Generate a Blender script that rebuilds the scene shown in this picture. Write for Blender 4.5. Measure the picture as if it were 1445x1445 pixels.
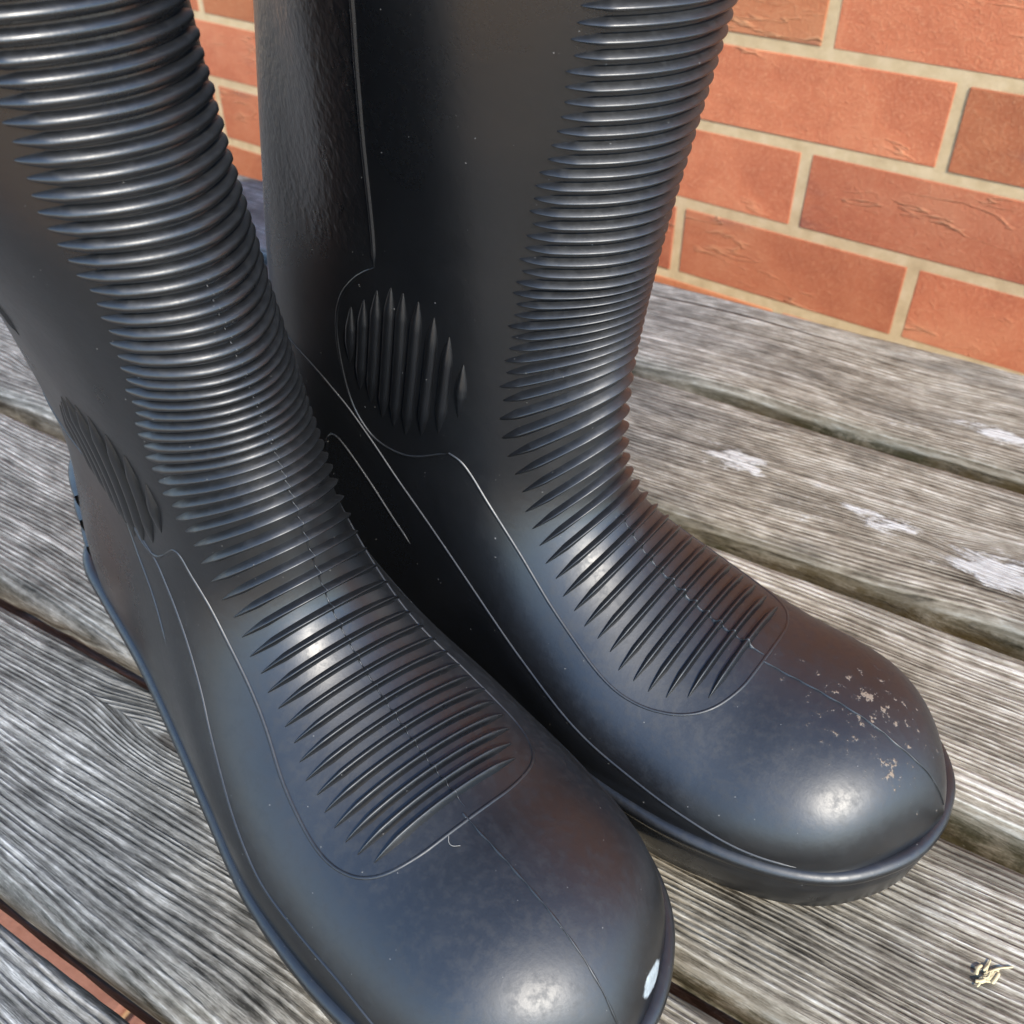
import bpy, bmesh, math, random
import numpy as np
from mathutils import Vector, Matrix

random.seed(4)
rng = np.random.default_rng(7)
for o in list(bpy.data.objects):
    bpy.data.objects.remove(o)
scene = bpy.context.scene
COL = scene.collection

# ------------------------------------------------------------------ camera, sky, sun, exposure
cam_d = bpy.data.cameras.new('camera')
cam_o = bpy.data.objects.new('camera', cam_d)
COL.objects.link(cam_o)
cam_o.location = (0, 0, .28)
cam_o.rotation_euler = (math.radians(90 - 39.14), 0, 0)
cam_d.sensor_width = 36
cam_d.lens = 18 / (722.5 / 1387)
cam_d.clip_start = .01
cam_d.clip_end = 500
cam_d.dof.use_dof = True
cam_d.dof.focus_distance = .265
cam_d.dof.aperture_fstop = 27
scene.camera = cam_o

SUN_AZ = math.radians(-66)      # direction towards the sun in plan, from +X
SUN_EL = math.radians(37)
sun_vec = Vector((math.cos(SUN_AZ) * math.cos(SUN_EL), math.sin(SUN_AZ) * math.cos(SUN_EL), math.sin(SUN_EL)))
world = bpy.data.worlds.new('World')
scene.world = world
world.use_nodes = True
wn = world.node_tree.nodes
wl = world.node_tree.links
sky = wn.new('ShaderNodeTexSky')
sky.sky_type = 'NISHITA'
sky.sun_disc = False
sky.altitude = 800
sky.dust_density = 0.
sky.ozone_density = 2.5
sky.sun_elevation = SUN_EL
sky.sun_rotation = math.atan2(sun_vec.x, sun_vec.y)
bg = wn['Background']
bg.inputs['Strength'].default_value = .15
wl.new(sky.outputs[0], bg.inputs['Color'])
sun_d = bpy.data.lights.new('sun', 'SUN')
sun_d.energy = 2.05
sun_d.angle = math.radians(.6)
sun_d.color = (1, .92, .79)
sun_o = bpy.data.objects.new('sun', sun_d)
COL.objects.link(sun_o)
sun_o.rotation_euler = sun_vec.to_track_quat('Z', 'Y').to_euler()
scene.cycles.max_bounces = 5
scene.cycles.diffuse_bounces = 2
scene.cycles.glossy_bounces = 3
scene.cycles.caustics_reflective = False
scene.view_settings.view_transform = 'Standard'
scene.view_settings.look = 'None'
scene.view_settings.gamma = 1
scene.view_settings.use_curve_mapping = False
scene.view_settings.exposure = 1.37


# ------------------------------------------------------------------ helpers
def tag(o, label=None, cat=None, group=None, kind=None):
    for k, v in (('label', label), ('category', cat), ('group', group), ('kind', kind)):
        if v:
            o[k] = v
    return o


def link(name, data, parent=None, mat=None):
    o = bpy.data.objects.new(name, data)
    COL.objects.link(o)
    if parent:
        o.parent = parent
    if mat and data and not data.materials:
        data.materials.append(mat)
    return o


def mesh(name, verts, faces, smooth=True):
    me = bpy.data.meshes.new(name)
    me.from_pydata([tuple(map(float, v)) for v in verts], [], faces)
    me.update()
    if smooth:
        me.polygons.foreach_set('use_smooth', [True] * len(me.polygons))
    return me


def fix_normals(me):
    bm = bmesh.new()
    bm.from_mesh(me)
    bmesh.ops.recalc_face_normals(bm, faces=bm.faces)
    bm.to_mesh(me)
    bm.free()
    return me


class Mat:
    """small helper round a node tree"""

    def __init__(s, name):
        s.m = bpy.data.materials.new(name)
        s.m.use_nodes = True
        s.n = s.m.node_tree.nodes
        s.l = s.m.node_tree.links
        s.b = s.n['Principled BSDF']

    def put(s, sock, v):
        if hasattr(v, 'is_linked') or isinstance(v, bpy.types.NodeSocket):
            s.l.new(v, sock)
        elif isinstance(v, (tuple, list)) and sock.type == 'RGBA' and len(v) == 3:
            sock.default_value = (*v, 1)
        else:
            sock.default_value = v

    def node(s, t, out=0, ins=None, **kw):
        nd = s.n.new('ShaderNode' + t)
        for k, v in kw.items():
            setattr(nd, k, v)
        for k, v in (ins or {}).items():
            s.put(nd.inputs[k], v)
        return nd.outputs[out]

    def math(s, op, a, b=0., c=0., clamp=False):
        nd = s.n.new('ShaderNodeMath')
        nd.operation = op
        nd.use_clamp = clamp
        for i, v in enumerate((a, b, c)):
            s.put(nd.inputs[i], v)
        return nd.outputs[0]

    def mix(s, f, a, b, mode='MIX'):
        nd = s.n.new('ShaderNodeMix')
        nd.data_type = 'RGBA'
        nd.blend_type = mode
        s.put(nd.inputs['Factor'], f)
        s.put(nd.inputs[6], a)
        s.put(nd.inputs[7], b)
        return nd.outputs[2]

    def ramp(s, f, stops, interp='LINEAR'):
        nd = s.n.new('ShaderNodeValToRGB')
        nd.color_ramp.interpolation = interp
        e = nd.color_ramp.elements
        while len(e) < len(stops):
            e.new(.5)
        for el, (p, c) in zip(e, stops):
            el.position = p
            el.color = (*c, 1) if isinstance(c, (tuple, list)) else (c, c, c, 1)
        s.l.new(f, nd.inputs[0])
        return nd.outputs[0]

    def step(s, v, a, b):
        nd = s.n.new('ShaderNodeMapRange')
        nd.interpolation_type = 'SMOOTHSTEP'
        s.put(nd.inputs['Value'], v)
        s.put(nd.inputs['From Min'], a)
        s.put(nd.inputs['From Max'], b)
        return nd.outputs[0]

    def scale(s, vec, sc, loc=(0, 0, 0)):
        nd = s.n.new('ShaderNodeMapping')
        nd.inputs['Scale'].default_value = sc
        nd.inputs['Location'].default_value = loc
        s.l.new(vec, nd.inputs['Vector'])
        return nd.outputs[0]

    def noise(s, vec, scale, detail=3., rough=.55, w=None, out=0, dist=0.):
        nd = s.n.new('ShaderNodeTexNoise')
        if w is not None:
            nd.noise_dimensions = '4D'
            s.put(nd.inputs['W'], w)
        s.l.new(vec, nd.inputs['Vector'])
        nd.inputs['Scale'].default_value = scale
        nd.inputs['Detail'].default_value = detail
        nd.inputs['Roughness'].default_value = rough
        nd.inputs['Distortion'].default_value = dist
        return nd.outputs[out]

    def bump(s, h, strength, dist, normal=None):
        nd = s.n.new('ShaderNodeBump')
        nd.inputs['Strength'].default_value = strength
        nd.inputs['Distance'].default_value = dist
        s.l.new(h, nd.inputs['Height'])
        if normal:
            s.l.new(normal, nd.inputs['Normal'])
        return nd.outputs[0]

    def set(s, **kw):
        for k, v in kw.items():
            s.put(s.b.inputs[k.replace('_', ' ')], v)


# ------------------------------------------------------------------ materials
def wood_material():
    M = Mat('weathered_wood')
    co0 = M.node('TexCoord', 'Object')
    rnd = M.node('ObjectInfo', 'Random')
    off = M.node('CombineXYZ', 0, {0: M.math('MULTIPLY', rnd, 7.3), 1: M.math('MULTIPLY', rnd, 1.7), 2: M.math('MULTIPLY', rnd, 3.1)})
    co = M.node('VectorMath', 0, {0: co0, 1: off}, operation='ADD')
    sep0 = M.n.new('ShaderNodeSeparateXYZ')
    M.l.new(co0, sep0.inputs[0])
    sep = M.n.new('ShaderNodeSeparateXYZ')
    M.l.new(co, sep.inputs[0])
    # slow wander of the grain, so that the lines bend a little
    wander = M.noise(M.scale(co, (3.0, 9, 9)), 1., 2, .5)
    yy = M.math('ADD', sep.outputs['Y'], M.math('MULTIPLY', M.math('SUBTRACT', wander, .5), .045))
    kx = M.node('Attribute', 'Fac', attribute_type='OBJECT', attribute_name='knot_x')
    ky = M.node('Attribute', 'Fac', attribute_type='OBJECT', attribute_name='knot_y')
    ex = M.math('SUBTRACT', sep0.outputs['X'], kx)
    ey = M.math('SUBTRACT', sep0.outputs['Y'], ky)
    kd = M.math('SQRT', M.math('ADD', M.math('POWER', M.math('MULTIPLY', ex, .42), 2.), M.math('POWER', ey, 2.)))
    kd = M.math('ADD', kd, M.math('MULTIPLY', M.math('SUBTRACT', wander, .5), .006))
    near = M.math('SUBTRACT', 1., M.step(kd, .002, .020))
    # the lines part round a knot
    yy = M.math('SUBTRACT', yy, M.math('MULTIPLY', M.math('MULTIPLY', near, M.math('SIGN', ey)), .010))
    knot = M.math('SUBTRACT', 1., M.step(kd, .0022, .0048))
    gv = M.node('CombineXYZ', 0, {0: sep.outputs['X'], 1: yy, 2: sep.outputs['Z']})
    # year rings: raised pale late wood between worn grooves
    rn = M.noise(M.scale(gv, (2.2, 260, 90)), 1., 1., .5)
    wave = M.math('SINE', M.math('ADD', M.math('MULTIPLY', yy, 2350.), M.math('MULTIPLY', rn, 11.)))
    rings = M.math('ADD', M.math('MULTIPLY', wave, .36), .5)
    rings = M.math('ADD', rings, M.math('MULTIPLY', M.math('SUBTRACT', rn, .5), .9))
    fib = M.noise(M.scale(gv, (110, 1500, 500)), 1., 3, .72)
    patch = M.noise(M.scale(co, (10, 30, 30)), 1., 4, .62)
    worn = M.noise(M.scale(gv, (60, 150, 60)), 1., 5, .75)
    # where the face is eroded the rings go dark and dull, elsewhere bleached
    g = M.math('ADD', M.math('MULTIPLY', rings, .30), M.math('MULTIPLY', fib, .66))
    g = M.math('ADD', g, M.math('MULTIPLY', M.math('SUBTRACT', patch, .5), .55))
    g = M.math('ADD', g, M.math('MULTIPLY', M.math('SUBTRACT', worn, .5), .85))
    cool = M.ramp(g, [(.16, (.032, .030, .025)), (.38, (.155, .148, .130)), (.58, (.315, .302, .268)), (.82, (.74, .715, .65))])
    warm = M.ramp(g, [(.17, (.045, .036, .023)), (.38, (.235, .198, .142)), (.57, (.45, .392, .295)), (.80, (.84, .79, .66))])
    # tone differs along the boards: greyer at one end
    along = M.step(M.math('ADD', sep0.outputs['X'], M.math('MULTIPLY', patch, .12)), -.15, -.02)
    c = M.mix(along, cool, warm)
    # long dark checks
    chk = M.step(M.noise(M.scale(gv, (2.6, 150, 30), (3, 1, 0)), 1., 1, .4), .74, .78)
    c = M.mix(M.math('MULTIPLY', chk, .85), c, (.016, .013, .010))
    c = M.mix(M.math('MULTIPLY', knot, .7), c, (.06, .048, .036))
    # dirty stains
    st = M.noise(M.scale(co, (16, 28, 10), (5, 2, 1)), 1., 4, .62)
    c = M.mix(M.math('MULTIPLY', M.step(st, .50, .72), .6), c, (.085, .078, .062))
    # algae on the long edges, plus painted shade darkening them down into the gaps
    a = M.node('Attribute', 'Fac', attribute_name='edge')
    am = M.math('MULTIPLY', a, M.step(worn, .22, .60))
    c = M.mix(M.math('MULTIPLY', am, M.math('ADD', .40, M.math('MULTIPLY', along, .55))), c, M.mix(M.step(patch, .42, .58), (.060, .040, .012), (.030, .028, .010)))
    # peeling white paint, lichen
    pm = M.node('Attribute', 'Fac', attribute_name='paint')
    pk = M.step(M.math('ADD', worn, M.math('MULTIPLY', pm, .40)), .68, .80)
    pk = M.math('MULTIPLY', pk, M.math('ADD', .45, M.math('MULTIPLY', fib, .9)), clamp=True)
    c = M.mix(pk, c, (.86, .83, .75))
    h = M.math('ADD', M.math('MULTIPLY', rings, .8), M.math('MULTIPLY', fib, .6))
    h = M.math('SUBTRACT', h, M.math('MULTIPLY', chk, 1.6))
    h = M.math('ADD', h, M.math('MULTIPLY', pk, .5))
    M.set(Base_Color=c, Roughness=.66, Normal=M.bump(h, 1., .0012))
    M.b.inputs['Specular IOR Level'].default_value = .2
    return M.m


def brick_material():
    M = Mat('red_brick')
    co = M.node('TexCoord', 'Object')
    rnd = M.node('ObjectInfo', 'Random')
    w = M.math('MULTIPLY', rnd, 61.)
    big = M.noise(M.scale(co, (14, 14, 20)), 1., 4, .6, w)
    fine = M.noise(co, 520., 4, .7, w)
    crease = M.noise(M.scale(co, (9, 30, 60)), 1., 3, .55, w, dist=.3)
    cr = M.math('ABSOLUTE', M.math('SUBTRACT', crease, .5))
    cr = M.math('SUBTRACT', 1., M.step(cr, 0., .022))
    ck = M.math('MULTIPLY', cr, M.step(M.noise(M.scale(co, (12, 12, 26)), 1., 2, .5, w), .52, .66))
    c = M.ramp(big, [(.25, (.40, .108, .050)), (.5, (.54, .168, .076)), (.75, (.63, .245, .118))])
    c = M.mix(M.math('MULTIPLY', M.step(M.noise(M.scale(co, (7, 7, 22), (4, 0, 0)), 1., 3, .6, w), .58, .72), .75), c, (.22, .10, .085))
    c = M.mix(M.math('MULTIPLY', ck, .5), c, (.68, .36, .18))
    c = M.mix(M.math('MULTIPLY', M.step(fine, .45, .75), .55), c, (.70, .34, .17))
    hs = M.n.new('ShaderNodeHueSaturation')
    M.l.new(c, hs.inputs['Color'])
    M.l.new(M.math('ADD', M.math('MULTIPLY', rnd, .42), .74), hs.inputs['Value'])
    M.l.new(M.math('ADD', M.math('MULTIPLY', M.math('FRACT', M.math('MULTIPLY', rnd, 7.7)), .009), .496), hs.inputs['Hue'])
    h = M.math('ADD', M.math('MULTIPLY', ck, .9), M.math('MULTIPLY', fine, .55))
    h = M.math('ADD', h, M.math('MULTIPLY', big, 1.2))
    M.set(Base_Color=hs.outputs[0], Roughness=.85, Normal=M.bump(h, .7, .0028))
    M.b.inputs['Specular IOR Level'].default_value = .25
    return M.m


def mortar_material():
    M = Mat('mortar')
    co = M.node('TexCoord', 'Object')
    a = M.noise(co, 60., 4, .6)
    f = M.noise(co, 900., 3, .7)
    c = M.ramp(a, [(.25, (.50, .345, .18)), (.5, (.62, .45, .245)), (.75, (.72, .54, .32))])
    c = M.mix(M.math('MULTIPLY', M.step(f, .55, .75), .5), c, (.50, .38, .24))
    M.set(Base_Color=c, Roughness=.9, Normal=M.bump(f, .5, .001))
    return M.m


def paver_material():
    M = Mat('paver')
    co = M.node('TexCoord', 'Object')
    rnd = M.node('ObjectInfo', 'Random')
    a = M.noise(co, 30., 5, .65, M.math('MULTIPLY', rnd, 20.))
    c = M.ramp(a, [(.3, (.24, .10, .065)), (.7, (.40, .19, .13))])
    M.set(Base_Color=c, Roughness=.85, Normal=M.bump(M.noise(co, 300., 4, .7), .6, .002))
    return M.m


def ground_material():
    M = Mat('paving_sand')
    co = M.node('TexCoord', 'Object')
    a = M.noise(co, 3., 6, .7)
    b = M.noise(co, 60., 4, .7)
    c = M.ramp(a, [(.3, (.46, .29, .15)), (.7, (.58, .38, .21))])
    c = M.mix(M.math('MULTIPLY', b, .4), c, (.30, .22, .15))
    M.set(Base_Color=c, Roughness=.9)
    return M.m


def rubber_material(name, rough):
    M = Mat(name)
    co = M.node('TexCoord', 'Object')
    n1 = M.noise(co, 18., 3, .6)
    n2 = M.noise(co, 320., 3, .7)
    # dust specks: a few voronoi cells carry a tiny pale grain
    wv = M.node('VectorMath', 0, {0: co, 1: M.node('VectorMath', 0, {0: M.node('CombineXYZ', 0, {0: n2, 1: n1, 2: M.math('MULTIPLY', n2, n1)}), 'Scale': .0018}, operation='SCALE')}, operation='ADD')

    def specks(scale, keep, r0, r1):
        v = M.n.new('ShaderNodeTexVoronoi')
        v.inputs['Scale'].default_value = scale
        M.l.new(wv, v.inputs['Vector'])
        sc = M.n.new('ShaderNodeSeparateColor')
        M.l.new(v.outputs['Color'], sc.inputs[0])
        k = M.math('GREATER_THAN', sc.outputs[0], 1 - keep)
        rr = M.math('MULTIPLY', sc.outputs[1], r1)
        return M.math('MULTIPLY', k, M.math('LESS_THAN', v.outputs['Distance'], M.math('ADD', rr, r0)))
    s1 = specks(1000., .022, .05, .15)
    s2 = specks(430., .006, .04, .09)
    sp = M.math('MAXIMUM', s1, s2)
    dust = M.math('MULTIPLY', M.step(n1, .42, .75), .5)
    gz = M.n.new('ShaderNodeSeparateXYZ')
    M.l.new(M.node('NewGeometry', 'Normal'), gz.inputs[0])
    upf = M.step(gz.outputs['Z'], .05, .75)
    dust = M.math('MULTIPLY', dust, M.math('ADD', .4, n2))
    dust = M.math('MULTIPLY', dust, M.math('ADD', .3, M.math('MULTIPLY', upf, .7)))
    c = M.mix(dust, (.0045, .005, .006), (.016, .0165, .0175))
    # dried mud on the toe, where it was kicked
    mud = M.node('Attribute', 'Fac', attribute_name='mud')
    mk = M.step(M.math('ADD', n2, M.math('MULTIPLY', mud, .30)), .76, .86)
    mk = M.math('MULTIPLY', mk, M.step(mud, .05, .4))
    # bare white rub mark
    rub = M.node('Attribute', 'Fac', attribute_name='rub')
    rk = M.step(M.math('ADD', rub, M.math('MULTIPLY', M.math('SUBTRACT', n2, .5), .30)), .40, .62)
    c = M.mix(M.math('MULTIPLY', mk, .8), c, (.30, .22, .15))
    c = M.mix(M.math('MULTIPLY', sp, .55), c, (.30, .29, .27))
    c = M.mix(M.math('MULTIPLY', rk, M.math('ADD', .25, M.math('MULTIPLY', n2, .9))), c, (.62, .70, .72))
    ro = M.math('ADD', M.math('MULTIPLY', M.step(n1, .3, .75), .08), M.math('ADD', rough, M.math('MULTIPLY', upf, .17)))
    ro = M.math('ADD', ro, M.math('MULTIPLY', M.math('MULTIPLY', M.step(n2, .42, .7), M.math('ADD', .25, upf)), .09))
    ro = M.math('ADD', ro, M.math('MULTIPLY', M.math('MAXIMUM', mk, sp), .35), clamp=True)
    # pebbled grain on the calf panel
    cal = M.node('Attribute', 'Fac', attribute_name='calf')
    gr = M.noise(M.scale(co, (1, 1, .8)), 430., 2, .5)
    nrm = M.bump(M.math('MULTIPLY', gr, cal),   .32, .0009)
    nrm = M.bump(M.math('ADD', M.math('ADD', mk, sp), M.math('MULTIPLY', n2, .35)), .5, .0003, nrm)
    M.set(Base_Color=c, Roughness=ro, Normal=nrm)
    M.b.inputs['IOR'].default_value = 1.6
    M.b.inputs['Specular IOR Level'].default_value = .85
    return M.m


def plain(name, col, rough=.8):
    M = Mat(name)
    co = M.node('TexCoord', 'Object')
    n = M.noise(co, 400., 4, .6)
    c = M.mix(n, tuple(v * .75 for v in col), tuple(min(1, v * 1.2) for v in col))
    M.set(Base_Color=c, Roughness=rough, Normal=M.bump(n, .4, .0005))
    return M.m


WOOD = wood_material()
BRICK = brick_material()
MORTAR = mortar_material()
PAVER = paver_material()
GROUND = ground_material()
RUBBER = rubber_material('black_rubber', .26)
SOLE_RUBBER = rubber_material('sole_rubber', .25)
LINING = plain('lining', (.05, .05, .055), .95)

# ------------------------------------------------------------------ ground and paving
GZ = -.43
gs = mesh('paving', [(-40, -40, 0), (40, -40, 0), (40, 40, 0), (-40, 40, 0)], [(0, 1, 2, 3)], False)
ground = tag(link('paving', gs, None, GROUND), kind='structure')
ground.location = (0, 0, GZ)


def brick_mesh(name, lx, ly, lz, bev, seed, jit):
    bm = bmesh.new()
    bmesh.ops.create_cube(bm, size=1)
    for v in bm.verts:
        v.co.x *= lx
        v.co.y *= ly
        v.co.z *= lz
    bmesh.ops.bevel(bm, geom=bm.edges[:], offset=bev, segments=1, affect='EDGES')
    r = random.Random(seed)
    for v in bm.verts:
        v.co += Vector((r.uniform(-1, 1), r.uniform(-1, 1), r.uniform(-1, 1))) * jit
    me = bpy.data.meshes.new(name)
    bm.to_mesh(me)
    bm.free()
    return me


pav_me = [brick_mesh('paver', .188, .093, .05, .004, k, .0006) for k in range(3)]
TA = math.radians(58.5)                       # boards run along td, tn points across, away from the camera
td = Vector((-math.sin(TA), math.cos(TA), 0))
tn = Vector((math.cos(TA), math.sin(TA), 0))
for i in range(-3, 9):
    for j in range(-6, 11):
        p = td * (i * .196 + (j % 2) * .098) + tn * (j * .101)
        o = link('paver', pav_me[(i * 5 + j) % 3], ground, PAVER)
        o.location = (p.x, p.y, -.017 + random.uniform(-.001, .001))
        o.rotation_euler = (0, 0, math.atan2(td.y, td.x))

# ------------------------------------------------------------------ brick wall
WA = math.radians(53.5)
wd = Vector((-math.sin(WA), math.cos(WA), 0))
wnv = Vector((math.cos(WA), math.sin(WA), 0))
WD = .785
CO, BL, JT = .0705, .2115, .0097
wall = tag(link('brick_wall', None), 'orange red brick wall with sandy mortar behind the wooden table', 'wall')
wall.location = wnv * WD + Vector((0, 0, GZ))
wall.rotation_euler = (0, 0, math.atan2(-wd.y, -wd.x))     # local +x runs to the right, local -y faces the camera... see below
br_me = [brick_mesh('brick', BL - JT, .095, CO - JT, .0007, 20 + k, .0002) for k in range(5)]
z_top = .078                                              # a bed joint at this height
n_lo = int((z_top - GZ) / CO) + 1
n_hi = 13
d0, d1 = -.55, 1.75
for k in range(-n_lo, n_hi):
    zc = z_top + (k + .5) * CO
    if zc - CO * .5 < GZ - .03:
        continue
    par = .179 if k % 2 else .284
    m = math.floor((d0 - par) / BL)
    while par + m * BL < d1:
        dc = par + (m + .5) * BL
        o = link('brick', br_me[(k * 3 + m * 7) % 5], wall, BRICK)
        o.location = (-dc, .0475 + random.uniform(-.0005, .0005), zc - GZ)
        o.rotation_euler = (random.uniform(-.003, .003), random.uniform(-.005, .005), random.uniform(-.002, .002))
        m += 1
zt = z_top + n_hi * CO - GZ
bm = bmesh.new()
bmesh.ops.create_cube(bm, size=1, matrix=Matrix.Translation((-(d0 + d1) / 2, .0483, zt / 2 - .02)) @ Matrix.Diagonal((d1 - d0 + .1, .095, zt + .04, 1)))
me = bpy.data.meshes.new('mortar')
bm.to_mesh(me)
bm.free()
link('mortar', me, wall, MORTAR)

# ------------------------------------------------------------------ wooden table
table = tag(link('wooden_table', None), 'weathered grey slatted wooden table under the black boots', 'table')
table.location = (0, 0, GZ)
table.rotation_euler = (0, 0, math.atan2(-td.y, -td.x))    # local x: along the boards to the right, local y: away from the camera
TH, RAD = .028, .0068
X0, X1 = -1.35, .95


def plank_mesh(w, paints, seed):
    r = random.Random(seed)
    prof = []
    rf, rn_, rb_ = .0035, RAD, .004               # far edge, near edge, underside
    for cx, cz, a0, rr in ((w / 2 - rf, -rf, 0, rf), (-w / 2 + rn_, -rn_, 90, rn_), (-w / 2 + rb_, -TH + rb_, 180, rb_), (w / 2 - rb_, -TH + rb_, 270, rb_)):
        for q in range(6):
            a = math.radians(a0 + q * 18)
            prof.append((cx + rr * math.cos(a), cz + rr * math.sin(a)))
    # extra points over the top face, so that paint and edge weights can vary
    top = [(w / 2 - rf - (w - rf - rn_) * q / 14, 0.) for q in range(1, 14)]
    prof = prof[:6] + top + prof[6:]
    n = 230
    V, F, edge, paint = [], [], [], []
    ph = [r.uniform(0, 6.28) for _ in range(4)]
    for i in range(n + 1):
        x = X0 + (X1 - X0) * i / n
        dy = .0007 * math.sin(x * 9 + ph[0]) + .0004 * math.sin(x * 31 + ph[1])
        for (y, z) in prof:
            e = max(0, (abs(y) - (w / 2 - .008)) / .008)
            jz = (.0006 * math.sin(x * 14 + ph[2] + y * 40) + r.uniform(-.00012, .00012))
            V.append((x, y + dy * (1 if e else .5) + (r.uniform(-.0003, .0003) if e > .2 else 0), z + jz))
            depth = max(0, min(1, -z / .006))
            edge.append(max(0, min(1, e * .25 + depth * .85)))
            pv = 0
            for (px, py, ax, ay, s) in paints:
                pv = max(pv, s * max(0, 1 - math.hypot((x - px) / ax, (y - py) / ay)))
            paint.append(pv)
    m = len(prof)
    for i in range(n):
        for j in range(m):
            F.append((i * m + j, i * m + (j + 1) % m, (i + 1) * m + (j + 1) % m, (i + 1) * m + j))
    F.append(tuple(range(m)))
    F.append(tuple(n * m + j for j in reversed(range(m))))
    me = fix_normals(mesh('plank', V, F))
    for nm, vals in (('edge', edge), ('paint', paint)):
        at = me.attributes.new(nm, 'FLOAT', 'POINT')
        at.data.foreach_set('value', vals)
    return me


# far edge and near edge of each board, measured across the table from below the camera
boards = [(.540, .4415), (.430, .3315), (.320, .2362), (.2262, .1432), (.1346, .0545), (.0482, -.036), (-.042, -.126)]


KNOTS = [(-.35, .49), (.027, .374), (-.45, .27), (-.55, .19), (-.213, .122), (-.35, .0), (0, -.08)]
spots = {0: [(0., .4735, .040, .010, 1.1), (-.05, .46, .05, .012, .35)], 1: [(-.109, .384, .026, .014, 1.1), (-.034, .3735, .036, .008, 1.15), (.016, .364, .036, .022, 1.15), (-.05, .37, .12, .04, .35)]}
for k, (a, b) in enumerate(boards):
    c = (a + b) / 2
    pts = [(px, py - c, ax, ay, s) for (px, py, ax, ay, s) in spots.get(k, [])]
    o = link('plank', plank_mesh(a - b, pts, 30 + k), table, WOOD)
    o.location = (0, c, -GZ + random.uniform(-.0006, .0002))
    o['knot_x'], o['knot_y'] = KNOTS[k][0], KNOTS[k][1] - c
for bx in (-1.05, .62):
    bm = bmesh.new()
    bmesh.ops.create_cube(bm, size=1, matrix=Matrix.Diagonal((.09, .64, .035, 1)))
    bmesh.ops.bevel(bm, geom=bm.edges[:], offset=.003, segments=2, affect='EDGES')
    me = bpy.data.meshes.new('batten')
    bm.to_mesh(me)
    bm.free()
    o = link('batten', me, table, WOOD)
    o.location = (bx, .205, -GZ - TH - .0185)
    for ly in (-.07, .48):
        bm = bmesh.new()
        h = -GZ - TH - .036
        bmesh.ops.create_cube(bm, size=1, matrix=Matrix.Diagonal((.07, .05, h, 1)))
        bmesh.ops.bevel(bm, geom=bm.edges[:], offset=.003, segments=2, affect='EDGES')
        me = bpy.data.meshes.new('leg')
        bm.to_mesh(me)
        bm.free()
        o = link('leg', me, table, WOOD)
        o.location = (bx, ly, h / 2)


# ------------------------------------------------------------------ boots
def smooth(pts, n=400):
    p = np.array(pts, float)
    d = np.r_[0, np.cumsum(np.hypot(*np.diff(p, axis=0).T[:2]))]
    q = np.linspace(0, d[-1], n)
    m = np.zeros_like(p)
    m[1:-1] = (p[2:] - p[:-2]) / (d[2:] - d[:-2])[:, None]
    m[0] = (p[1] - p[0]) / (d[1] - d[0])
    m[-1] = (p[-1] - p[-2]) / (d[-1] - d[-2])
    i = np.clip(np.searchsorted(d, q, side='right') - 1, 0, len(p) - 2)
    h = (d[i + 1] - d[i])
    u = ((q - d[i]) / h)[:, None]
    h = h[:, None]
    return (2 * u**3 - 3 * u**2 + 1) * p[i] + (u**3 - 2 * u**2 + u) * h * m[i] + (-2 * u**3 + 3 * u**2) * p[i + 1] + (u**3 - u**2) * h * m[i + 1]


def rnd_edge(q, p):
    q = np.clip(q, 0, 1)
    return (1 - (1 - q)**p)**(1 / p)


def sstep(v, a, b):
    q = np.clip((np.asarray(v, float) - a) / (b - a), 0, 1)
    return q * q * (3 - 2 * q)


FRONT = [(.002, .010), (.0008, .023), (-.0050, .0358), (-.0145, .0455), (-.027, .0512), (-.0427, .0538), (-.0606, .0550), (-.0797, .0592), (-.0963, .0663), (-.1105, .0759), (-.1210, .089), (-.1258, .1077), (-.1267, .1279), (-.1262, .1498), (-.1262, .1795), (-.1262, .2197), (-.1260, .2598), (-.1257, .30), (-.1256, .345), (-.1256, .37)]
REAR = [(-.2777, -.005), (-.2807, .01), (-.2817, .03), (-.2790, .0499), (-.2720, .0698), (-.2650, .0898), (-.2628, .1156), (-.2642, .1451), (-.2655, .1798), (-.2655, .22), (-.2648, .26), (-.264, .30), (-.264, .345), (-.264, .37)]
OUT = {1: [(0, 0), (.002, .0127), (.008, .0243), (.018, .0358), (.032, .0435), (.05, .0484), (.07, .0508), (.10, .0485), (.13, .0415), (.16, .036), (.20, .0332), (.24, .0332), (.27, .0318), (.29, .0306)],
       -1: [(0, 0), (.002, .0150), (.008, .0255), (.018, .0347), (.032, .0419), (.05, .0462), (.07, .0486), (.10, .0482), (.13, .0435), (.16, .0385), (.20, .0325), (.24, .0288), (.27, .0262), (.29, .0252)]}
WID = {1: [(0, .05), (.062, .0454), (.10, .036), (.14, .0275), (.19, .0285), (.23, .0335), (.27, .040), (.40, .0475)],
       -1: [(0, .05), (.062, .0425), (.10, .0325), (.14, .0275), (.19, .0300), (.23, .0385), (.27, .0455), (.40, .0522)]}
R_FRONT = [(0, .0227), (.03, .0293), (.062, .038), (.10, .0443), (.14, .0527), (.19, .0633), (.25, .0675), (.40, .0675)]
R_REAR = [(0, .03), (.062, .034), (.10, .036), (.14, .045), (.19, .064), (.25, .078), (.40, .078)]


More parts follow.
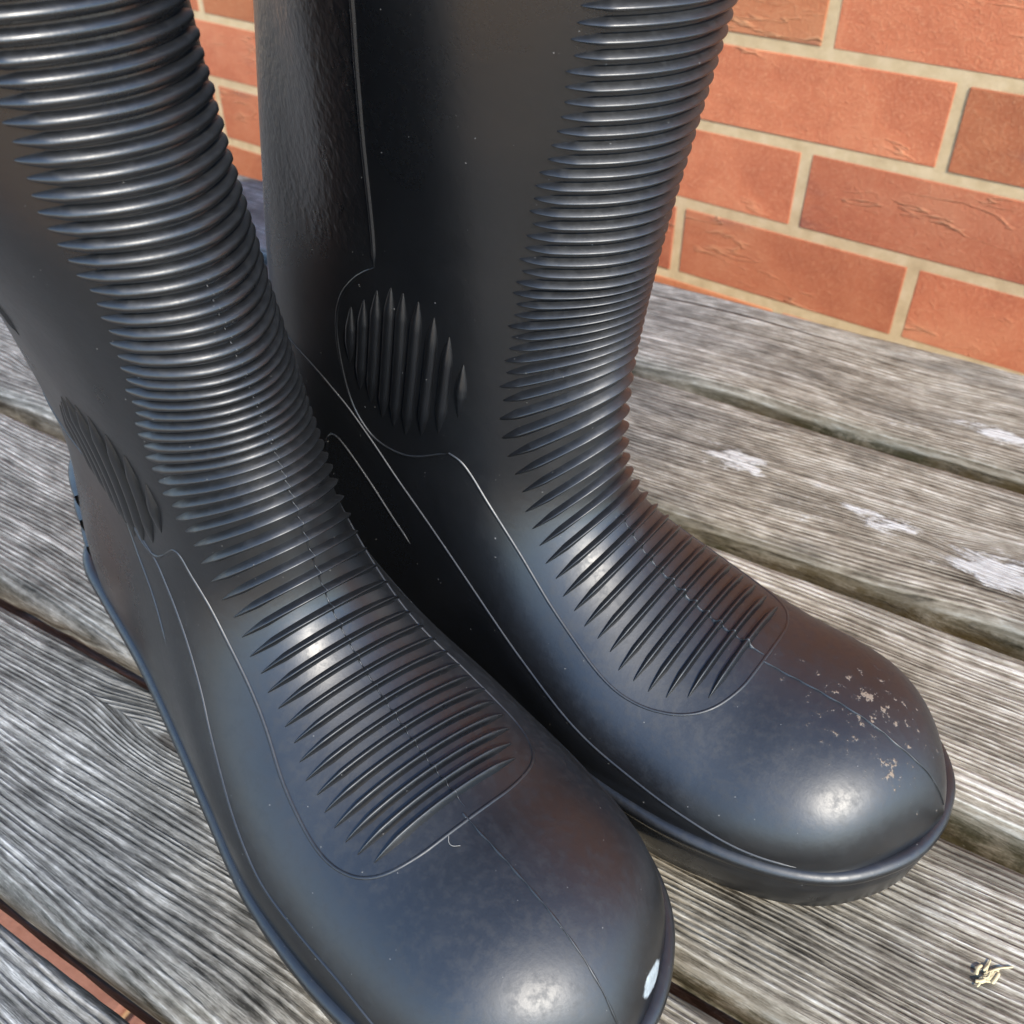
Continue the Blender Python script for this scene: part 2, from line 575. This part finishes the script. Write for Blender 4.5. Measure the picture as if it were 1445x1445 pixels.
class Boot:
    """Side-view outline inflated to a half width for each side (+1 medial, -1 lateral).
    S runs over sections: upright ones from the toe back, a fan round the instep, level ones up the shaft."""
    px, pz, top, zbot = -.062, .165, .345, .008
    A = .13

    def __init__(s, fwd, lean, medial, ankle, wide=0.):
        def sh(P):
            o = []
            for x, z in P:
                k = max(z - .10, 0)
                o.append((x + fwd * k * k / (k + .04), z))
            return o
        f = [(x + ankle * max(0, 1 - abs(z - .11) / .05), z) for x, z in sh(FRONT)]
        rear = [(x + wide * .35 * min(1, max(0, (z - .09) / .08)), z) for x, z in sh(REAR)]
        s.F, s.R = smooth(f, 600), smooth(rear, 500)
        s.lean, s.m = lean, medial
        s.Lf = -s.px
        s.S1 = s.Lf + s.A
        s.S2 = s.S1 + s.top - s.pz
        T = lambda t, n=300: tuple(smooth(t, n).T)
        s.out = {k: T(v) for k, v in OUT.items()}
        s.wid = {k: T([(S_, w + (wide * min(1, max(0, (S_ - .12) / .10)) if k > 0 else 0)) for S_, w in v]) for k, v in WID.items()}
        s.rf, s.rr = T(R_FRONT), T(R_REAR)
        sx = np.r_[np.linspace(.00002, .07, 300)]
        s.topz = (sx, s.pz - s.hit(sx, s.F))

    def line(s, S):
        f = np.clip((S - s.Lf) / s.A, 0, 1) * np.pi / 2
        return np.where(S < s.Lf, -S, s.px), np.where(S > s.S1, s.pz + S - s.S1, s.pz), -np.sin(f), -np.cos(f)

    def hit(s, S, C):
        ox, oz, dx, dz = s.line(S)
        g = (ox[:, None] - C[None, :, 0]) * dz[:, None] + (C[None, :, 1] - oz[:, None]) * dx[:, None]
        r = (C[None, :, 0] - ox[:, None]) * dx[:, None] + (C[None, :, 1] - oz[:, None]) * dz[:, None]
        ok = (g[:, :-1] * g[:, 1:] <= 0) & (r[:, :-1] > -.02)
        rr = np.where(ok, r[:, :-1], 99)
        i = rr.argmin(1)
        k = np.arange(len(S))
        a = g[k, i] / (g[k, i] - g[k, i + 1] + 1e-12)
        return np.where(ok.any(1), r[k, i] + (r[k, i + 1] - r[k, i]) * a, np.nan)

    def limits(s, S):
        r0, rR = s.hit(S, s.F), s.hit(S, s.R)
        ox, oz, dx, dz = s.line(S)
        rb = np.where(dz < -1e-3, (oz - s.zbot) / np.maximum(-dz, 1e-3), 9)
        return r0, np.fmin(np.where(np.isnan(rR), 9, rR), rb)

    def dist(s, x, z, C):
        sh = np.shape(x)
        p = np.stack([np.ravel(x), np.ravel(z)], 1)
        K = C[::8]
        best = np.full(len(p), 9.)
        off = np.arange(-10, 10)
        for k in range(0, len(p), 20000):
            q = p[k:k + 20000]
            i = ((q[:, None, 0] - K[None, :, 0])**2 + (q[:, None, 1] - K[None, :, 1])**2).argmin(1) * 8
            j = np.clip(i[:, None] + off[None], 0, len(C) - 2)
            a, d = C[j], C[j + 1] - C[j]
            v = q[:, None] - a
            u = np.clip((v * d).sum(2) / (d**2).sum(2), 0, 1)
            best[k:k + 20000] = np.sqrt(((v - u[..., None] * d)**2).sum(2).min(1))
        return best.reshape(sh)

    def half(s, x, z, S, side):
        W = np.interp(S, *s.wid[side])
        Wo = np.interp(-x, *s.out[side])
        b = sstep(z, .03, .10) * sstep(S, s.Lf, s.Lf + .05)
        W = Wo * (1 - b) + W * b
        dF = s.dist(x, z, s.F)
        # over the toe cap depth is measured straight down as well, so that the cap stays full at its rim
        zt = np.interp(S, s.topz[0], s.topz[1])
        kt = .6 * sstep(S, .06, .02)
        dF = dF * (1 - kt) + np.maximum(zt - z, 0) * kt
        w = W * rnd_edge(dF / np.interp(S, *s.rf), 2.05) * rnd_edge(s.dist(x, z, s.R) / np.interp(S, *s.rr), 2.1)
        # shallow hollow in the calf panel
        g = np.exp(-((x + .222) / .017)**2 - ((z - .205) / .052)**2)
        return w - .0035 * g

    def yc(s, z):
        k = np.maximum(z - .09, 0)
        return -s.lean * k * k / (k + .05)

    def st(s, S, t, side):
        """S, t, side arrays of one shape -> local points"""
        S, t, side = np.broadcast_arrays(np.asarray(S, float), t, side)
        us, inv = np.unique(S.ravel(), return_inverse=True)
        r0, r1 = s.limits(us)
        r0, r1 = r0[inv].reshape(S.shape), r1[inv].reshape(S.shape)
        ox, oz, dx, dz = s.line(S)
        r = r0 + (r1 - r0) * t
        x, z = ox + dx * r, oz + dz * r
        w = np.where(side > 0, s.half(x, z, S, 1), s.half(x, z, S, -1))
        return np.stack([x, (w * side + s.yc(z)) * s.m, z], -1)

    def Sof(s, x, z):
        f = np.arctan2(s.px - x, s.pz - z)
        return np.where(z > s.pz, s.S1 + z - s.pz, np.where(x > s.px, -x, s.Lf + s.A * np.clip(f, 0, np.pi / 2) / (np.pi / 2)))

    def su(s, x, z):
        """side-view point -> (S, u) with t = u*u"""
        x, z = np.asarray(x, float), np.asarray(z, float)
        S = s.Sof(x, z)
        ox, oz, dx, dz = s.line(S)
        r0, r1 = s.limits(S)
        t = ((x - ox) * dx + (z - oz) * dz - r0) / (r1 - r0)
        return S, np.sqrt(np.clip(t, 0, 1))

    def SU(s, S, u):
        """signed u: sign is the side"""
        return s.st(S, np.minimum(u * u, 1), np.where(u >= 0, 1, -1))

    def normal(s, S, u):
        e = 4e-4
        a = s.SU(S + e, u) - s.SU(S - e, u)
        b = s.SU(S, np.clip(u + .004, -1, 1)) - s.SU(S, np.clip(u - .004, -1, 1))
        n = np.cross(b, a)
        n /= np.linalg.norm(n, axis=-1, keepdims=True) + 1e-12
        return n * s.m


def sweep(name, P, N, width, height, prof, sink=.0006):
    """ridge swept along surface points P with normals N; width, height arrays"""
    T = np.gradient(P, axis=0)
    T /= np.linalg.norm(T, axis=1)[:, None] + 1e-12
    B = np.cross(N, T)
    V, F = [], []
    m = len(prof)
    for k in range(len(P)):
        for (a, h) in prof:
            V.append(P[k] + B[k] * a * width[k] + N[k] * (h * height[k] - (sink if h <= 0 else 0)))
    for k in range(len(P) - 1):
        for j in range(m - 1):
            F.append((k * m + j, (k + 1) * m + j, (k + 1) * m + j + 1, k * m + j + 1))
    return fix_normals(mesh(name, V, F))


RIDGE = [(-.5, 0), (-.3, .44), (-.10, .92), (-.03, 1), (.03, 1), (.10, .92), (.3, .44), (.5, 0)]
ROUND = [(-.5, 0), (-.42, .38), (-.28, .75), (-.1, .97), (.1, .97), (.28, .75), (.42, .38), (.5, 0)]
BEAD = [(-.5, 0), (-.32, .7), (0, 1), (.32, .7), (.5, 0)]
# rib ends (fraction round the boot, cosine spaced) against S
END = {'r': [(.066, .19), (.0705, .222), (.0738, .255), (.0777, .272), (.0855, .283), (.0927, .266), (.1005, .266), (.113, .264), (.128, .262), (.1384, .247), (.1443, .247), (.155, .268), (.1606, .276), (.1717, .276), (.1894, .268), (.2149, .255), (.2348, .238), (.2599, .23), (.34, .22)],
       'l': [(.0659, .213), (.0698, .234), (.0764, .238), (.0868, .222), (.094, .213), (.1097, .213), (.1182, .226), (.1326, .238), (.141, .232), (.1502, .247), (.1587, .264), (.1685, .266), (.175, .251), (.1868, .226), (.1979, .201), (.2141, .177), (.2333, .167), (.2503, .142), (.34, .14)]}
PITCH = {'r': [(.06, .0037), (.0966, .0040), (.12, .0042), (.135, .0050), (.15, .0050), (.158, .0037), (.17, .0034), (.40, .0034)],
         'l': [(.06, .0033), (.098, .0039), (.12, .0045), (.135, .0045), (.146, .0033), (.165, .0033), (.19, .0036), (.40, .0034)]}
LINES = {
    'r': dict(
        panel=[(-.1643, .1022), (-.1599, .1008), (-.1499, .0894), (-.1376, .0774), (-.1229, .0648), (-.1076, .0556), (-.0956, .0502), (-.0864, .0482), (-.0778, .0481), (-.0711, .0491), (-.0656, .0511), (-.0625, .0534)],
        pad=[(-.187, .1581), (-.1958, .1520), (-.203, .1437), (-.2066, .1330), (-.2065, .1182), (-.2037, .1050), (-.1978, .0970), (-.1903, .0941), (-.1797, .0948), (-.1643, .1022)],
        calf=[(-.170, .330), (-.1725, .27), (-.1774, .2292), (-.1805, .2115), (-.1836, .1879), (-.1861, .165), (-.187, .1581)],
        waist=[(-.2396, .1192), (-.2208, .1131), (-.2084, .1050), (-.1983, .0951), (-.1838, .0815), (-.1577, .0633), (-.132, .0478), (-.1141, .0399), (-.097, .0340), (-.0822, .0308), (-.0606, .0270), (-.044, .0245), (-.0281, .0236)],
        pocket=[(-.2189, .0799), (-.218, .0860), (-.2150, .0888), (-.2116, .0876), (-.2015, .0790), (-.1877, .0668), (-.1795, .0607)]),
    'l': dict(
        panel=[(-.1596, .096), (-.154, .1003), (-.1498, .0945), (-.1424, .0873), (-.1338, .0790), (-.1225, .0702), (-.1091, .0614), (-.0987, .0555), (-.086, .0502), (-.0769, .0481), (-.0685, .0484), (-.0629, .0505), (-.0601, .0533)],
        pad=[(-.1781, .1134), (-.1801, .1057), (-.1786, .0965), (-.1731, .0918), (-.1655, .0917), (-.1596, .096)],
        calf=[(-.170, .330), (-.1725, .27), (-.1774, .2292), (-.1805, .2115), (-.1836, .1879), (-.1861, .165), (-.187, .1581)],
        waist=[(-.2335, .118), (-.205, .108), (-.1850, .0990), (-.1673, .0905), (-.1613, .0846), (-.1521, .0757), (-.1455, .0695), (-.1373, .0620), (-.1295, .0549), (-.1178, .0470), (-.1041, .0393), (-.0917, .0337), (-.0779, .0317), (-.0652, .0309), (-.0523, .0300), (-.040, .028)],
        pocket=[(-.1867, .0986), (-.1796, .0846), (-.1692, .0743), (-.1602, .0644)])}
PAD_T = [(-.1987, .1421), (-.1928, .1463), (-.1869, .1511), (-.1812, .1537), (-.1768, .1532), (-.1716, .152), (-.1667, .1483), (-.1622, .1433), (-.1582, .1353)]
PAD_B = [(-.2025, .1215), (-.1995, .1127), (-.1954, .1094), (-.1909, .1052), (-.1863, .1038), (-.1814, .1026), (-.1748, .1049), (-.168, .1085), (-.1607, .1164)]


def build_boot(code, label, tip, heading, fwd, lean, medial, ankle, seam_y):
    B = Boot(fwd, lean, medial, ankle, .004 if code == 'r' else 0.)
    root = tag(link('rubber_boot', None), label, 'boot', 'pair of rubber boots')
    root.location = (tip[0], tip[1], .0004)
    root.rotation_euler = (0, 0, math.radians(heading))
    # --- upper
    q = np.linspace(0, 1, 70)
    S = np.r_[.00015 + (B.Lf - .00015) * q**1.8, np.linspace(B.Lf, B.S1, 130)[1:], np.linspace(B.S1, B.S2, 110)[1:]]
    tq = np.linspace(0, 1, 101)
    tt = np.sin(tq * np.pi / 2)**2
    g1 = B.st(np.repeat(S[:, None], 101, 1), tt[None].repeat(len(S), 0), 1.)
    g2 = B.st(np.repeat(S[:, None], 101, 1), tt[None].repeat(len(S), 0), -1.)
    G = np.concatenate([g2[:, ::-1], g1[:, 1:]], 1)
    nS, nT = G.shape[:2]
    F = [(i * nT + j, i * nT + j + 1, (i + 1) * nT + j + 1, (i + 1) * nT + j) for i in range(nS - 1) for j in range(nT - 1)]
    V = G.reshape(-1, 3)
    me = mesh('upper', V, F)
    bm = bmesh.new()
    bm.from_mesh(me)
    bmesh.ops.remove_doubles(bm, verts=bm.verts, dist=1e-5)
    bmesh.ops.recalc_face_normals(bm, faces=bm.faces)
    bm.to_mesh(me)
    bm.free()
    n = len(me.vertices)
    co = np.empty(n * 3)
    me.vertices.foreach_get('co', co)
    co = co.reshape(-1, 3)
    lc = np.array(LINES['r']['calf'][::-1])
    calf = sstep(np.interp(co[:, 2], lc[:, 1], lc[:, 0]) - co[:, 0] + 0 * fwd, 0, .002) * sstep(co[:, 2], .150, .168)
    if code == 'r':
        mud = np.maximum(np.exp(-((co[:, 0] + .028) / .009)**2 - ((co[:, 1] - .005) / .006)**2), .75 * np.exp(-((co[:, 0] + .018) / .010)**2 - ((co[:, 1] + .011) / .009)**2))
        mud = np.maximum(mud, .62 * np.exp(-((co[:, 0] + .03) / .03)**2 - ((co[:, 1] + .0) / .028)**2))
        rub = np.zeros(n)
    else:
        mud = .15 * np.exp(-((co[:, 0] + .03) / .03)**2 - ((co[:, 1] - .02) / .02)**2)
        c = np.array(RUB)
        ax = np.array((-.0103, .0231, .0238)) - np.array((-.0052, .0111, .029))
        ax /= np.linalg.norm(ax)
        al = (co - c) @ ax
        rub = np.clip(1.25 - np.sqrt((al / .0085)**2 + (np.linalg.norm((co - c) - al[:, None] * ax, axis=1) / .0042)**2), 0, 1)
    for nm, vals in (('calf', calf), ('mud', mud), ('rub', rub)):
        me.attributes.new(nm, 'FLOAT', 'POINT').data.foreach_set('value', vals)
    upper = link('upper', me, root, RUBBER)
    # --- ribs round the front
    S_ = .0672 if code == 'r' else .0659
    ribs = []
    ep = np.array(END[code])
    pp = np.array(PITCH[code])
    r = random.Random(5)
    while S_ < B.S2 - .016:
        sg = np.linspace(-1, 1, 61)
        sg = np.sign(sg) * (1 - (1 - abs(sg))**1.25)
        ev = np.interp(S_, ep[:, 0], ep[:, 1])
        ue = math.sin(math.pi * ev / 2)
        um = math.sin(math.pi * np.interp(S_, *np.array(END['r']).T) / 2)
        jit = r.uniform(-.008, .008)
        u = sg * np.where(sg > 0, um + jit, ue - jit)
        Sx = np.full(len(u), S_)
        P, N = B.SU(Sx, u), B.normal(Sx, u)
        L = np.r_[0, np.cumsum(np.linalg.norm(np.diff(P, axis=0), axis=1))]
        e = np.minimum(L, L[-1] - L)
        k_ = float(sstep(S_, .12, .17))
        tap = np.clip(e / (.0085 if k_ < .5 else .0065), 0, 1)
        k = float(sstep(S_, .12, .17))
        pit = float(np.interp(S_, pp[:, 0], pp[:, 1]))
        wd_ = (.0029 * (1 - k) + pit * .95 * k) * (.08 + .92 * tap**.75)
        ht = (.0022 * (1 - k) + (.0023 if code == 'r' else .0021) * k) * (.02 + .98 * tap**.6)
        # the front of the ankle is squeezed: keep neighbouring ribs apart there
        gap = np.linalg.norm(B.SU(Sx + pit, u) - P, axis=1)
        wd_ = np.minimum(wd_, gap * (.97 if code == 'r' else .90))
        link('rib', sweep('rib', P, N, wd_, ht, ROUND if code == 'l' and S_ > .16 else RIDGE), upper, RUBBER)
        ribs.append((S_, float(wd_[30] / 2 / (gap[30] / pit)), float(ht[30])))
        S_ += pit
    # --- raised mould lines
    ln = LINES[code]

    def lines(name, pts, sides=(1, -1), w=.0013, h=.00036, n=120, taper=.004):
        p = smooth(pts, n)
        for sd in sides:
            Sx, u = B.su(p[:, 0], p[:, 1])
            u = np.maximum(u, 1e-3) * sd
            P, N = B.SU(Sx, u), B.normal(Sx, u)
            L = np.r_[0, np.cumsum(np.linalg.norm(np.diff(P, axis=0), axis=1))]
            tp = np.clip(np.minimum(L, L[-1] - L) / taper, .15, 1)
            link(name, sweep(name, P, N, w * tp, h * tp, BEAD, .0004), upper, RUBBER)

    # front panel edge runs from one ankle round over the instep to the other
    p = smooth(ln['panel'], 130)
    Sx, u = B.su(p[:, 0], p[:, 1])
    e0 = np.linspace(u[-1], -u[-1], 40)[1:-1]
    Sa = np.r_[Sx, np.full(len(e0), Sx[-1]) - .0006 * (1 - (e0 / u[-1])**2), Sx[::-1]]
    ua = np.r_[u, e0, -u[::-1]]
    P, N = B.SU(Sa, ua), B.normal(Sa, ua)
    # even out the joins
    for _ in range(6):
        P[1:-1] = (P[:-2] + 2 * P[1:-1] + P[2:]) / 4
    one = np.ones(len(P))
    link('panel_edge', sweep('panel_edge', P, N, one * .0013, one * .00036, BEAD, .0006), upper, RUBBER)
    lines('pad_edge', ln['pad'])
    lines('calf_edge', ln['calf'], w=.0016, h=.0008)
    lines('waist_edge', ln['waist'])
    lines('pocket_edge', ln['pocket'], w=.0015)
    # --- grip ridges on both ankles
    for sd in (1, -1):
        for a, b in zip(PAD_T, PAD_B):
            p = np.linspace(a, b, 26)
            off = 0. if code == 'r' else .002
            Sx, u = B.su(p[:, 0] + off, p[:, 1] - off * 6.)
            P, N = B.SU(Sx, u * sd), B.normal(Sx, u * sd)
            L = np.r_[0, np.cumsum(np.linalg.norm(np.diff(P, axis=0), axis=1))]
            tp = np.clip(np.minimum(L, (L[-1] - L)) / .008, .03, 1)**.7
            link('grip_ridge', sweep('grip_ridge', P, N,   .0042 * tp, .0016 * tp, ROUND), upper, RUBBER)
    # --- mould seam over the toe
    xs = np.linspace(-.0615, -.0012, 160)
    Fz = np.interp(-xs, -B.F[::-1, 0][np.argsort(-B.F[::-1, 0])], B.F[::-1, 1][np.argsort(-B.F[::-1, 0])])
    P, N = [], []
    Sx = -xs
    u0 = np.zeros(len(Sx))
    uu = np.full(len(Sx), .001)
    if seam_y:
        # find the u that gives the sideways shift
        us = np.linspace(.001, .75, 60)
        grid = np.stack([B.SU(Sx, np.full(len(Sx), v))[:, 1] for v in us], 1)
        want = seam_y * medial * sstep(Sx, 0.0, .02)
        uu = np.array([np.interp(abs(w_), abs(gr), us) for w_, gr in zip(want, grid)])
    P, N = B.SU(Sx, uu), B.normal(Sx, np.maximum(uu, .03))
    sw = np.array([.0006 + .0003 * math.sin(v * 900) for v in xs])
    sh_ = np.full(len(xs), .0003)
    P = P + N * .00012
    link('mould_seam', sweep('mould_seam', P, N, sw, sh_, BEAD, .0006), upper, RUBBER)
    Sv = np.arange(.0625, B.S2 - .02, .0004)
    hv = np.zeros(len(Sv))
    for (si, hw, hh) in ribs:
        hv = np.maximum(hv, hh * np.clip(1 - abs(Sv - si) / hw, 0, 1)**.8)
    rr = np.random.default_rng(3)
    rag = np.repeat(rr.random(len(Sv) // 4 + 1), 4)[:len(Sv)] * (sstep(.105 - Sv, 0, .02) if code == 'r' else .25)
    Sv, hv, rag = (q[Sv < (.112 if code == 'r' else .215)] for q in (Sv, hv, rag))
    uv = np.full(len(Sv), .02)
    P, N = B.SU(Sv, uv), B.normal(Sv, uv)
    P = P + N * (hv + .00005)[:, None]
    link('mould_seam', sweep('mould_seam', P, N, .0004 + .0013 * rag, .00016 + .0007 * rag, BEAD, .0004), upper, RUBBER)
    # --- kick-off ledges on the heel
    for z0 in (.036, .050, .064):
        zz = np.full(41, z0)
        uq = np.linspace(-1, 1, 41)
        xr = np.interp(z0, B.R[:, 1], B.R[:, 0])
        reach = .030 * uq**2
        x = xr + .00002 + reach
        w = np.where(uq > 0, B.half(x, zz, B.Sof(x, zz), 1), B.half(x, zz, B.Sof(x, zz), -1))
        P = np.stack([x, (w * np.sign(uq) + B.yc(zz)) * medial, zz], 1)
        for _ in range(3):
            P[1:-1] = (P[:-2] + 2 * P[1:-1] + P[2:]) / 4
        T = np.gradient(P, axis=0)
        N = np.cross(T, np.array([0, 0, 1.]))
        N /= np.linalg.norm(N, axis=1)[:, None]
        N *= np.sign((N * (P - np.array([xr + .03, 0, z0]))).sum(1))[:, None]
        tp = np.clip(1.05 - abs(uq), .03, 1)**.6
        pr = [(-.5, 0), (-.42, .35), (-.1, .8), (.3, 1), (.42, .75), (.5, 0)]
        if np.cross(N[20], T[20])[2] < 0:
            pr = [(-a, h) for a, h in pr]
        link('heel_ledge', sweep('heel_ledge', P, N, .0125 * (.4 + .6 * tp), .0056 * tp, pr, .005), upper, RUBBER)
    # --- sole
    o = np.r_[0.00001, .0006, .0015, .003, .005, .008, np.linspace(.012, .25, 90), np.linspace(.2525, .2855, 22)]
    ring = []
    for sd in (-1, 1):
        y = np.interp(o, *B.out[sd]) * rnd_edge((.2858 - o) / .032, 2.3) * sd
        p = np.stack([-o, y], 1)
        ring.append(p[::-1] if sd < 0 else p)
    ring = np.concatenate(ring)
    ring = ring[np.r_[True, np.linalg.norm(np.diff(ring, axis=0), axis=1) > 1e-5]]
    # even spacing
    cl = np.r_[ring, ring[:1]]
    L = np.r_[0, np.cumsum(np.linalg.norm(np.diff(cl, axis=0), axis=1))]
    qs = np.linspace(0, L[-1], 321)[:-1]
    ring = np.stack([np.interp(qs, L, cl[:, 0]), np.interp(qs, L, cl[:, 1])], 1)
    for _ in range(4):
        ring = (np.roll(ring, 1, 0) + 2 * ring + np.roll(ring, -1, 0)) / 4
    t = np.roll(ring, -1, 0) - np.roll(ring, 1, 0)
    nn = np.stack([t[:, 1], -t[:, 0]], 1)
    nn /= np.linalg.norm(nn, axis=1)[:, None]
    if ((nn * (ring - ring.mean(0))).sum(1)).mean() < 0:
        nn = -nn
    prof = [(-.0045, 0.), (-.0022, .0005), (-.0006, .0026), (.0002, .0075), (.0010, .0125), (.0012, .0158), (.0008, .0168), (.0010, .0176), (.0020, .0188), (.0023, .0203), (.0017, .0218), (.0003, .0227), (-.0016, .0226), (-.0030, .0216), (-.0050, .0208), (-.012, .0205)]
    V, F = [], []
    m = len(prof)
    spring = .0012 * sstep(ring[:, 0], -.075, .0)     # the toe curls up a little
    for k in range(len(ring)):
        for (a, z) in prof:
            p = ring[k] + nn[k] * a
            V.append((p[0], p[1] * medial, z + spring[k] * (1 - z / .0227) ** 1.))
    nR = len(ring)
    for k in range(nR):
        for j in range(m - 1):
            k2 = (k + 1) % nR
            F.append((k * m + j, k2 * m + j, k2 * m + j + 1, k * m + j + 1))
    F.append(tuple(k * m for k in range(nR)))
    F.append(tuple(k * m + m - 1 for k in reversed(range(nR))))
    link('sole', fix_normals(mesh('sole', V, F)), root, SOLE_RUBBER)
    # --- top rim and lining
    Sx = np.linspace(B.S2 - .09, B.S2, 24)
    tq = np.linspace(0, 1, 41)
    tt = np.sin(tq * np.pi / 2)**2
    a1 = B.st(np.repeat(Sx[:, None], 41, 1), tt[None].repeat(24, 0), 1.)
    a2 = B.st(np.repeat(Sx[:, None], 41, 1), tt[None].repeat(24, 0), -1.)
    G = np.concatenate([a2[:, ::-1], a1[:, 1:-1]], 1)
    ctr = G.mean(1, keepdims=True)
    d = G - ctr
    L = np.linalg.norm(d, axis=2, keepdims=True)
    inn = ctr + d * (1 - .003 / L)
    nS, nT = inn.shape[:2]
    F = [(i * nT + j, i * nT + (j + 1) % nT, (i + 1) * nT + (j + 1) % nT, (i + 1) * nT + j) for i in range(nS - 1) for j in range(nT)]
    F.append(tuple(range(nT)))
    link('lining', mesh('lining', inn.reshape(-1, 3), F), root, LINING)
    V, F = [], []
    topr, toc = G[-1], ctr[-1]
    for k in range(nT):
        dv = (topr[k] - toc[0]) / np.linalg.norm(topr[k] - toc[0])
        for (a, z) in ((.0002, -.006), (.0022, -.005), (.0026, -.001), (.0014, .0022), (-.0014, .0026), (-.0034, .0008), (-.0034, -.004)):
            V.append(topr[k] + dv * a + np.array([0, 0, z]))
    for k in range(nT):
        for j in range(6):
            F.append((k * 7 + j, ((k + 1) % nT) * 7 + j, ((k + 1) % nT) * 7 + j + 1, k * 7 + j + 1))
    link('top_rim', fix_normals(mesh('top_rim', V, F)), root, RUBBER)
    return root, B


RUB = (-.0074, .0166, .0272)
build_boot('r', 'right hand black ribbed rubber boot nearer the brick wall, mud flecks on its toe', (.1286, .1703), -36.7, .1841, .04, -1, .0035, .004)
build_boot('l', 'left hand black ribbed rubber boot nearer the camera, white rub mark on its toe', (.0276, .1040), -48.8, -.0218, .205, 1, 0, 0)


# ------------------------------------------------------------------ small bits
STRAW = plain('dry_straw', (.72, .60, .34), .8)
THREAD = plain('pale_thread', (.36, .34, .30), .8)


def tube(name, pts, rad, seg=6):
    P = smooth(pts, max(8, len(pts) * 5)) if len(pts) > 2 else np.array(pts, float)
    T = np.gradient(P, axis=0)
    T /= np.linalg.norm(T, axis=1)[:, None]
    V, F = [], []
    for k in range(len(P)):
        a = np.cross(T[k], (0.1, .2, 1.))
        a /= np.linalg.norm(a)
        b = np.cross(T[k], a)
        r_ = rad * (.45 if k in (0, len(P) - 1) else 1)
        for q in range(seg):
            an = 2 * math.pi * q / seg
            V.append(P[k] + r_ * (a * math.cos(an) + b * math.sin(an)))
    for k in range(len(P) - 1):
        for q in range(seg):
            F.append((k * seg + q, k * seg + (q + 1) % seg, (k + 1) * seg + (q + 1) % seg, (k + 1) * seg + q))
    F.append(tuple(range(seg)))
    F.append(tuple((len(P) - 1) * seg + q for q in reversed(range(seg))))
    return fix_normals(mesh(name, V, F))


straw = tag(link('straw_scrap', None), 'small yellow scrap of dry straw lying on the front plank', 'straw')
straw.location = (.1349, .1335, .0004)
straw.rotation_euler = (0, 0, .42)
straw.scale = (1, 1, .5)
rs = random.Random(11)
for k in range(13):
    ln_ = rs.uniform(.0025, .0095)
    an = rs.gauss(0, .22) + (.5 if k > 10 else 0)
    cx, cy = rs.gauss(.0006, .0022), rs.gauss(0, .0009)
    bend = rs.uniform(-.0009, .0009)
    dx, dy = math.cos(an) * ln_ / 2, math.sin(an) * ln_ / 2
    z0 = rs.uniform(.0001, .0009)
    pts = [(cx - dx, cy - dy, z0), (cx - dy * .2 + bend * .5, cy + bend, z0 + .0003), (cx + dx, cy + dy, max(.0001, z0 - .0002))]
    link('stalk', tube('stalk', pts, rs.uniform(.00025, .00055), 5), straw, STRAW)

th = math.radians(-48.8)


def left_boot_point(x, y, z):
    return (.0276 + x * math.cos(th) - y * math.sin(th), .1040 + x * math.sin(th) + y * math.cos(th), z)


lint = link('lint_thread', tube('lint_thread', [left_boot_point(-.0592, -.0066, .0552), left_boot_point(-.0576, -.0078, .0548), left_boot_point(-.0562, -.0077, .0549), left_boot_point(-.0548, -.0062, .0551)], .00009, 5), None, THREAD)
tag(lint, 'tiny pale bent thread stuck on the left boot below its rib panel', 'thread')
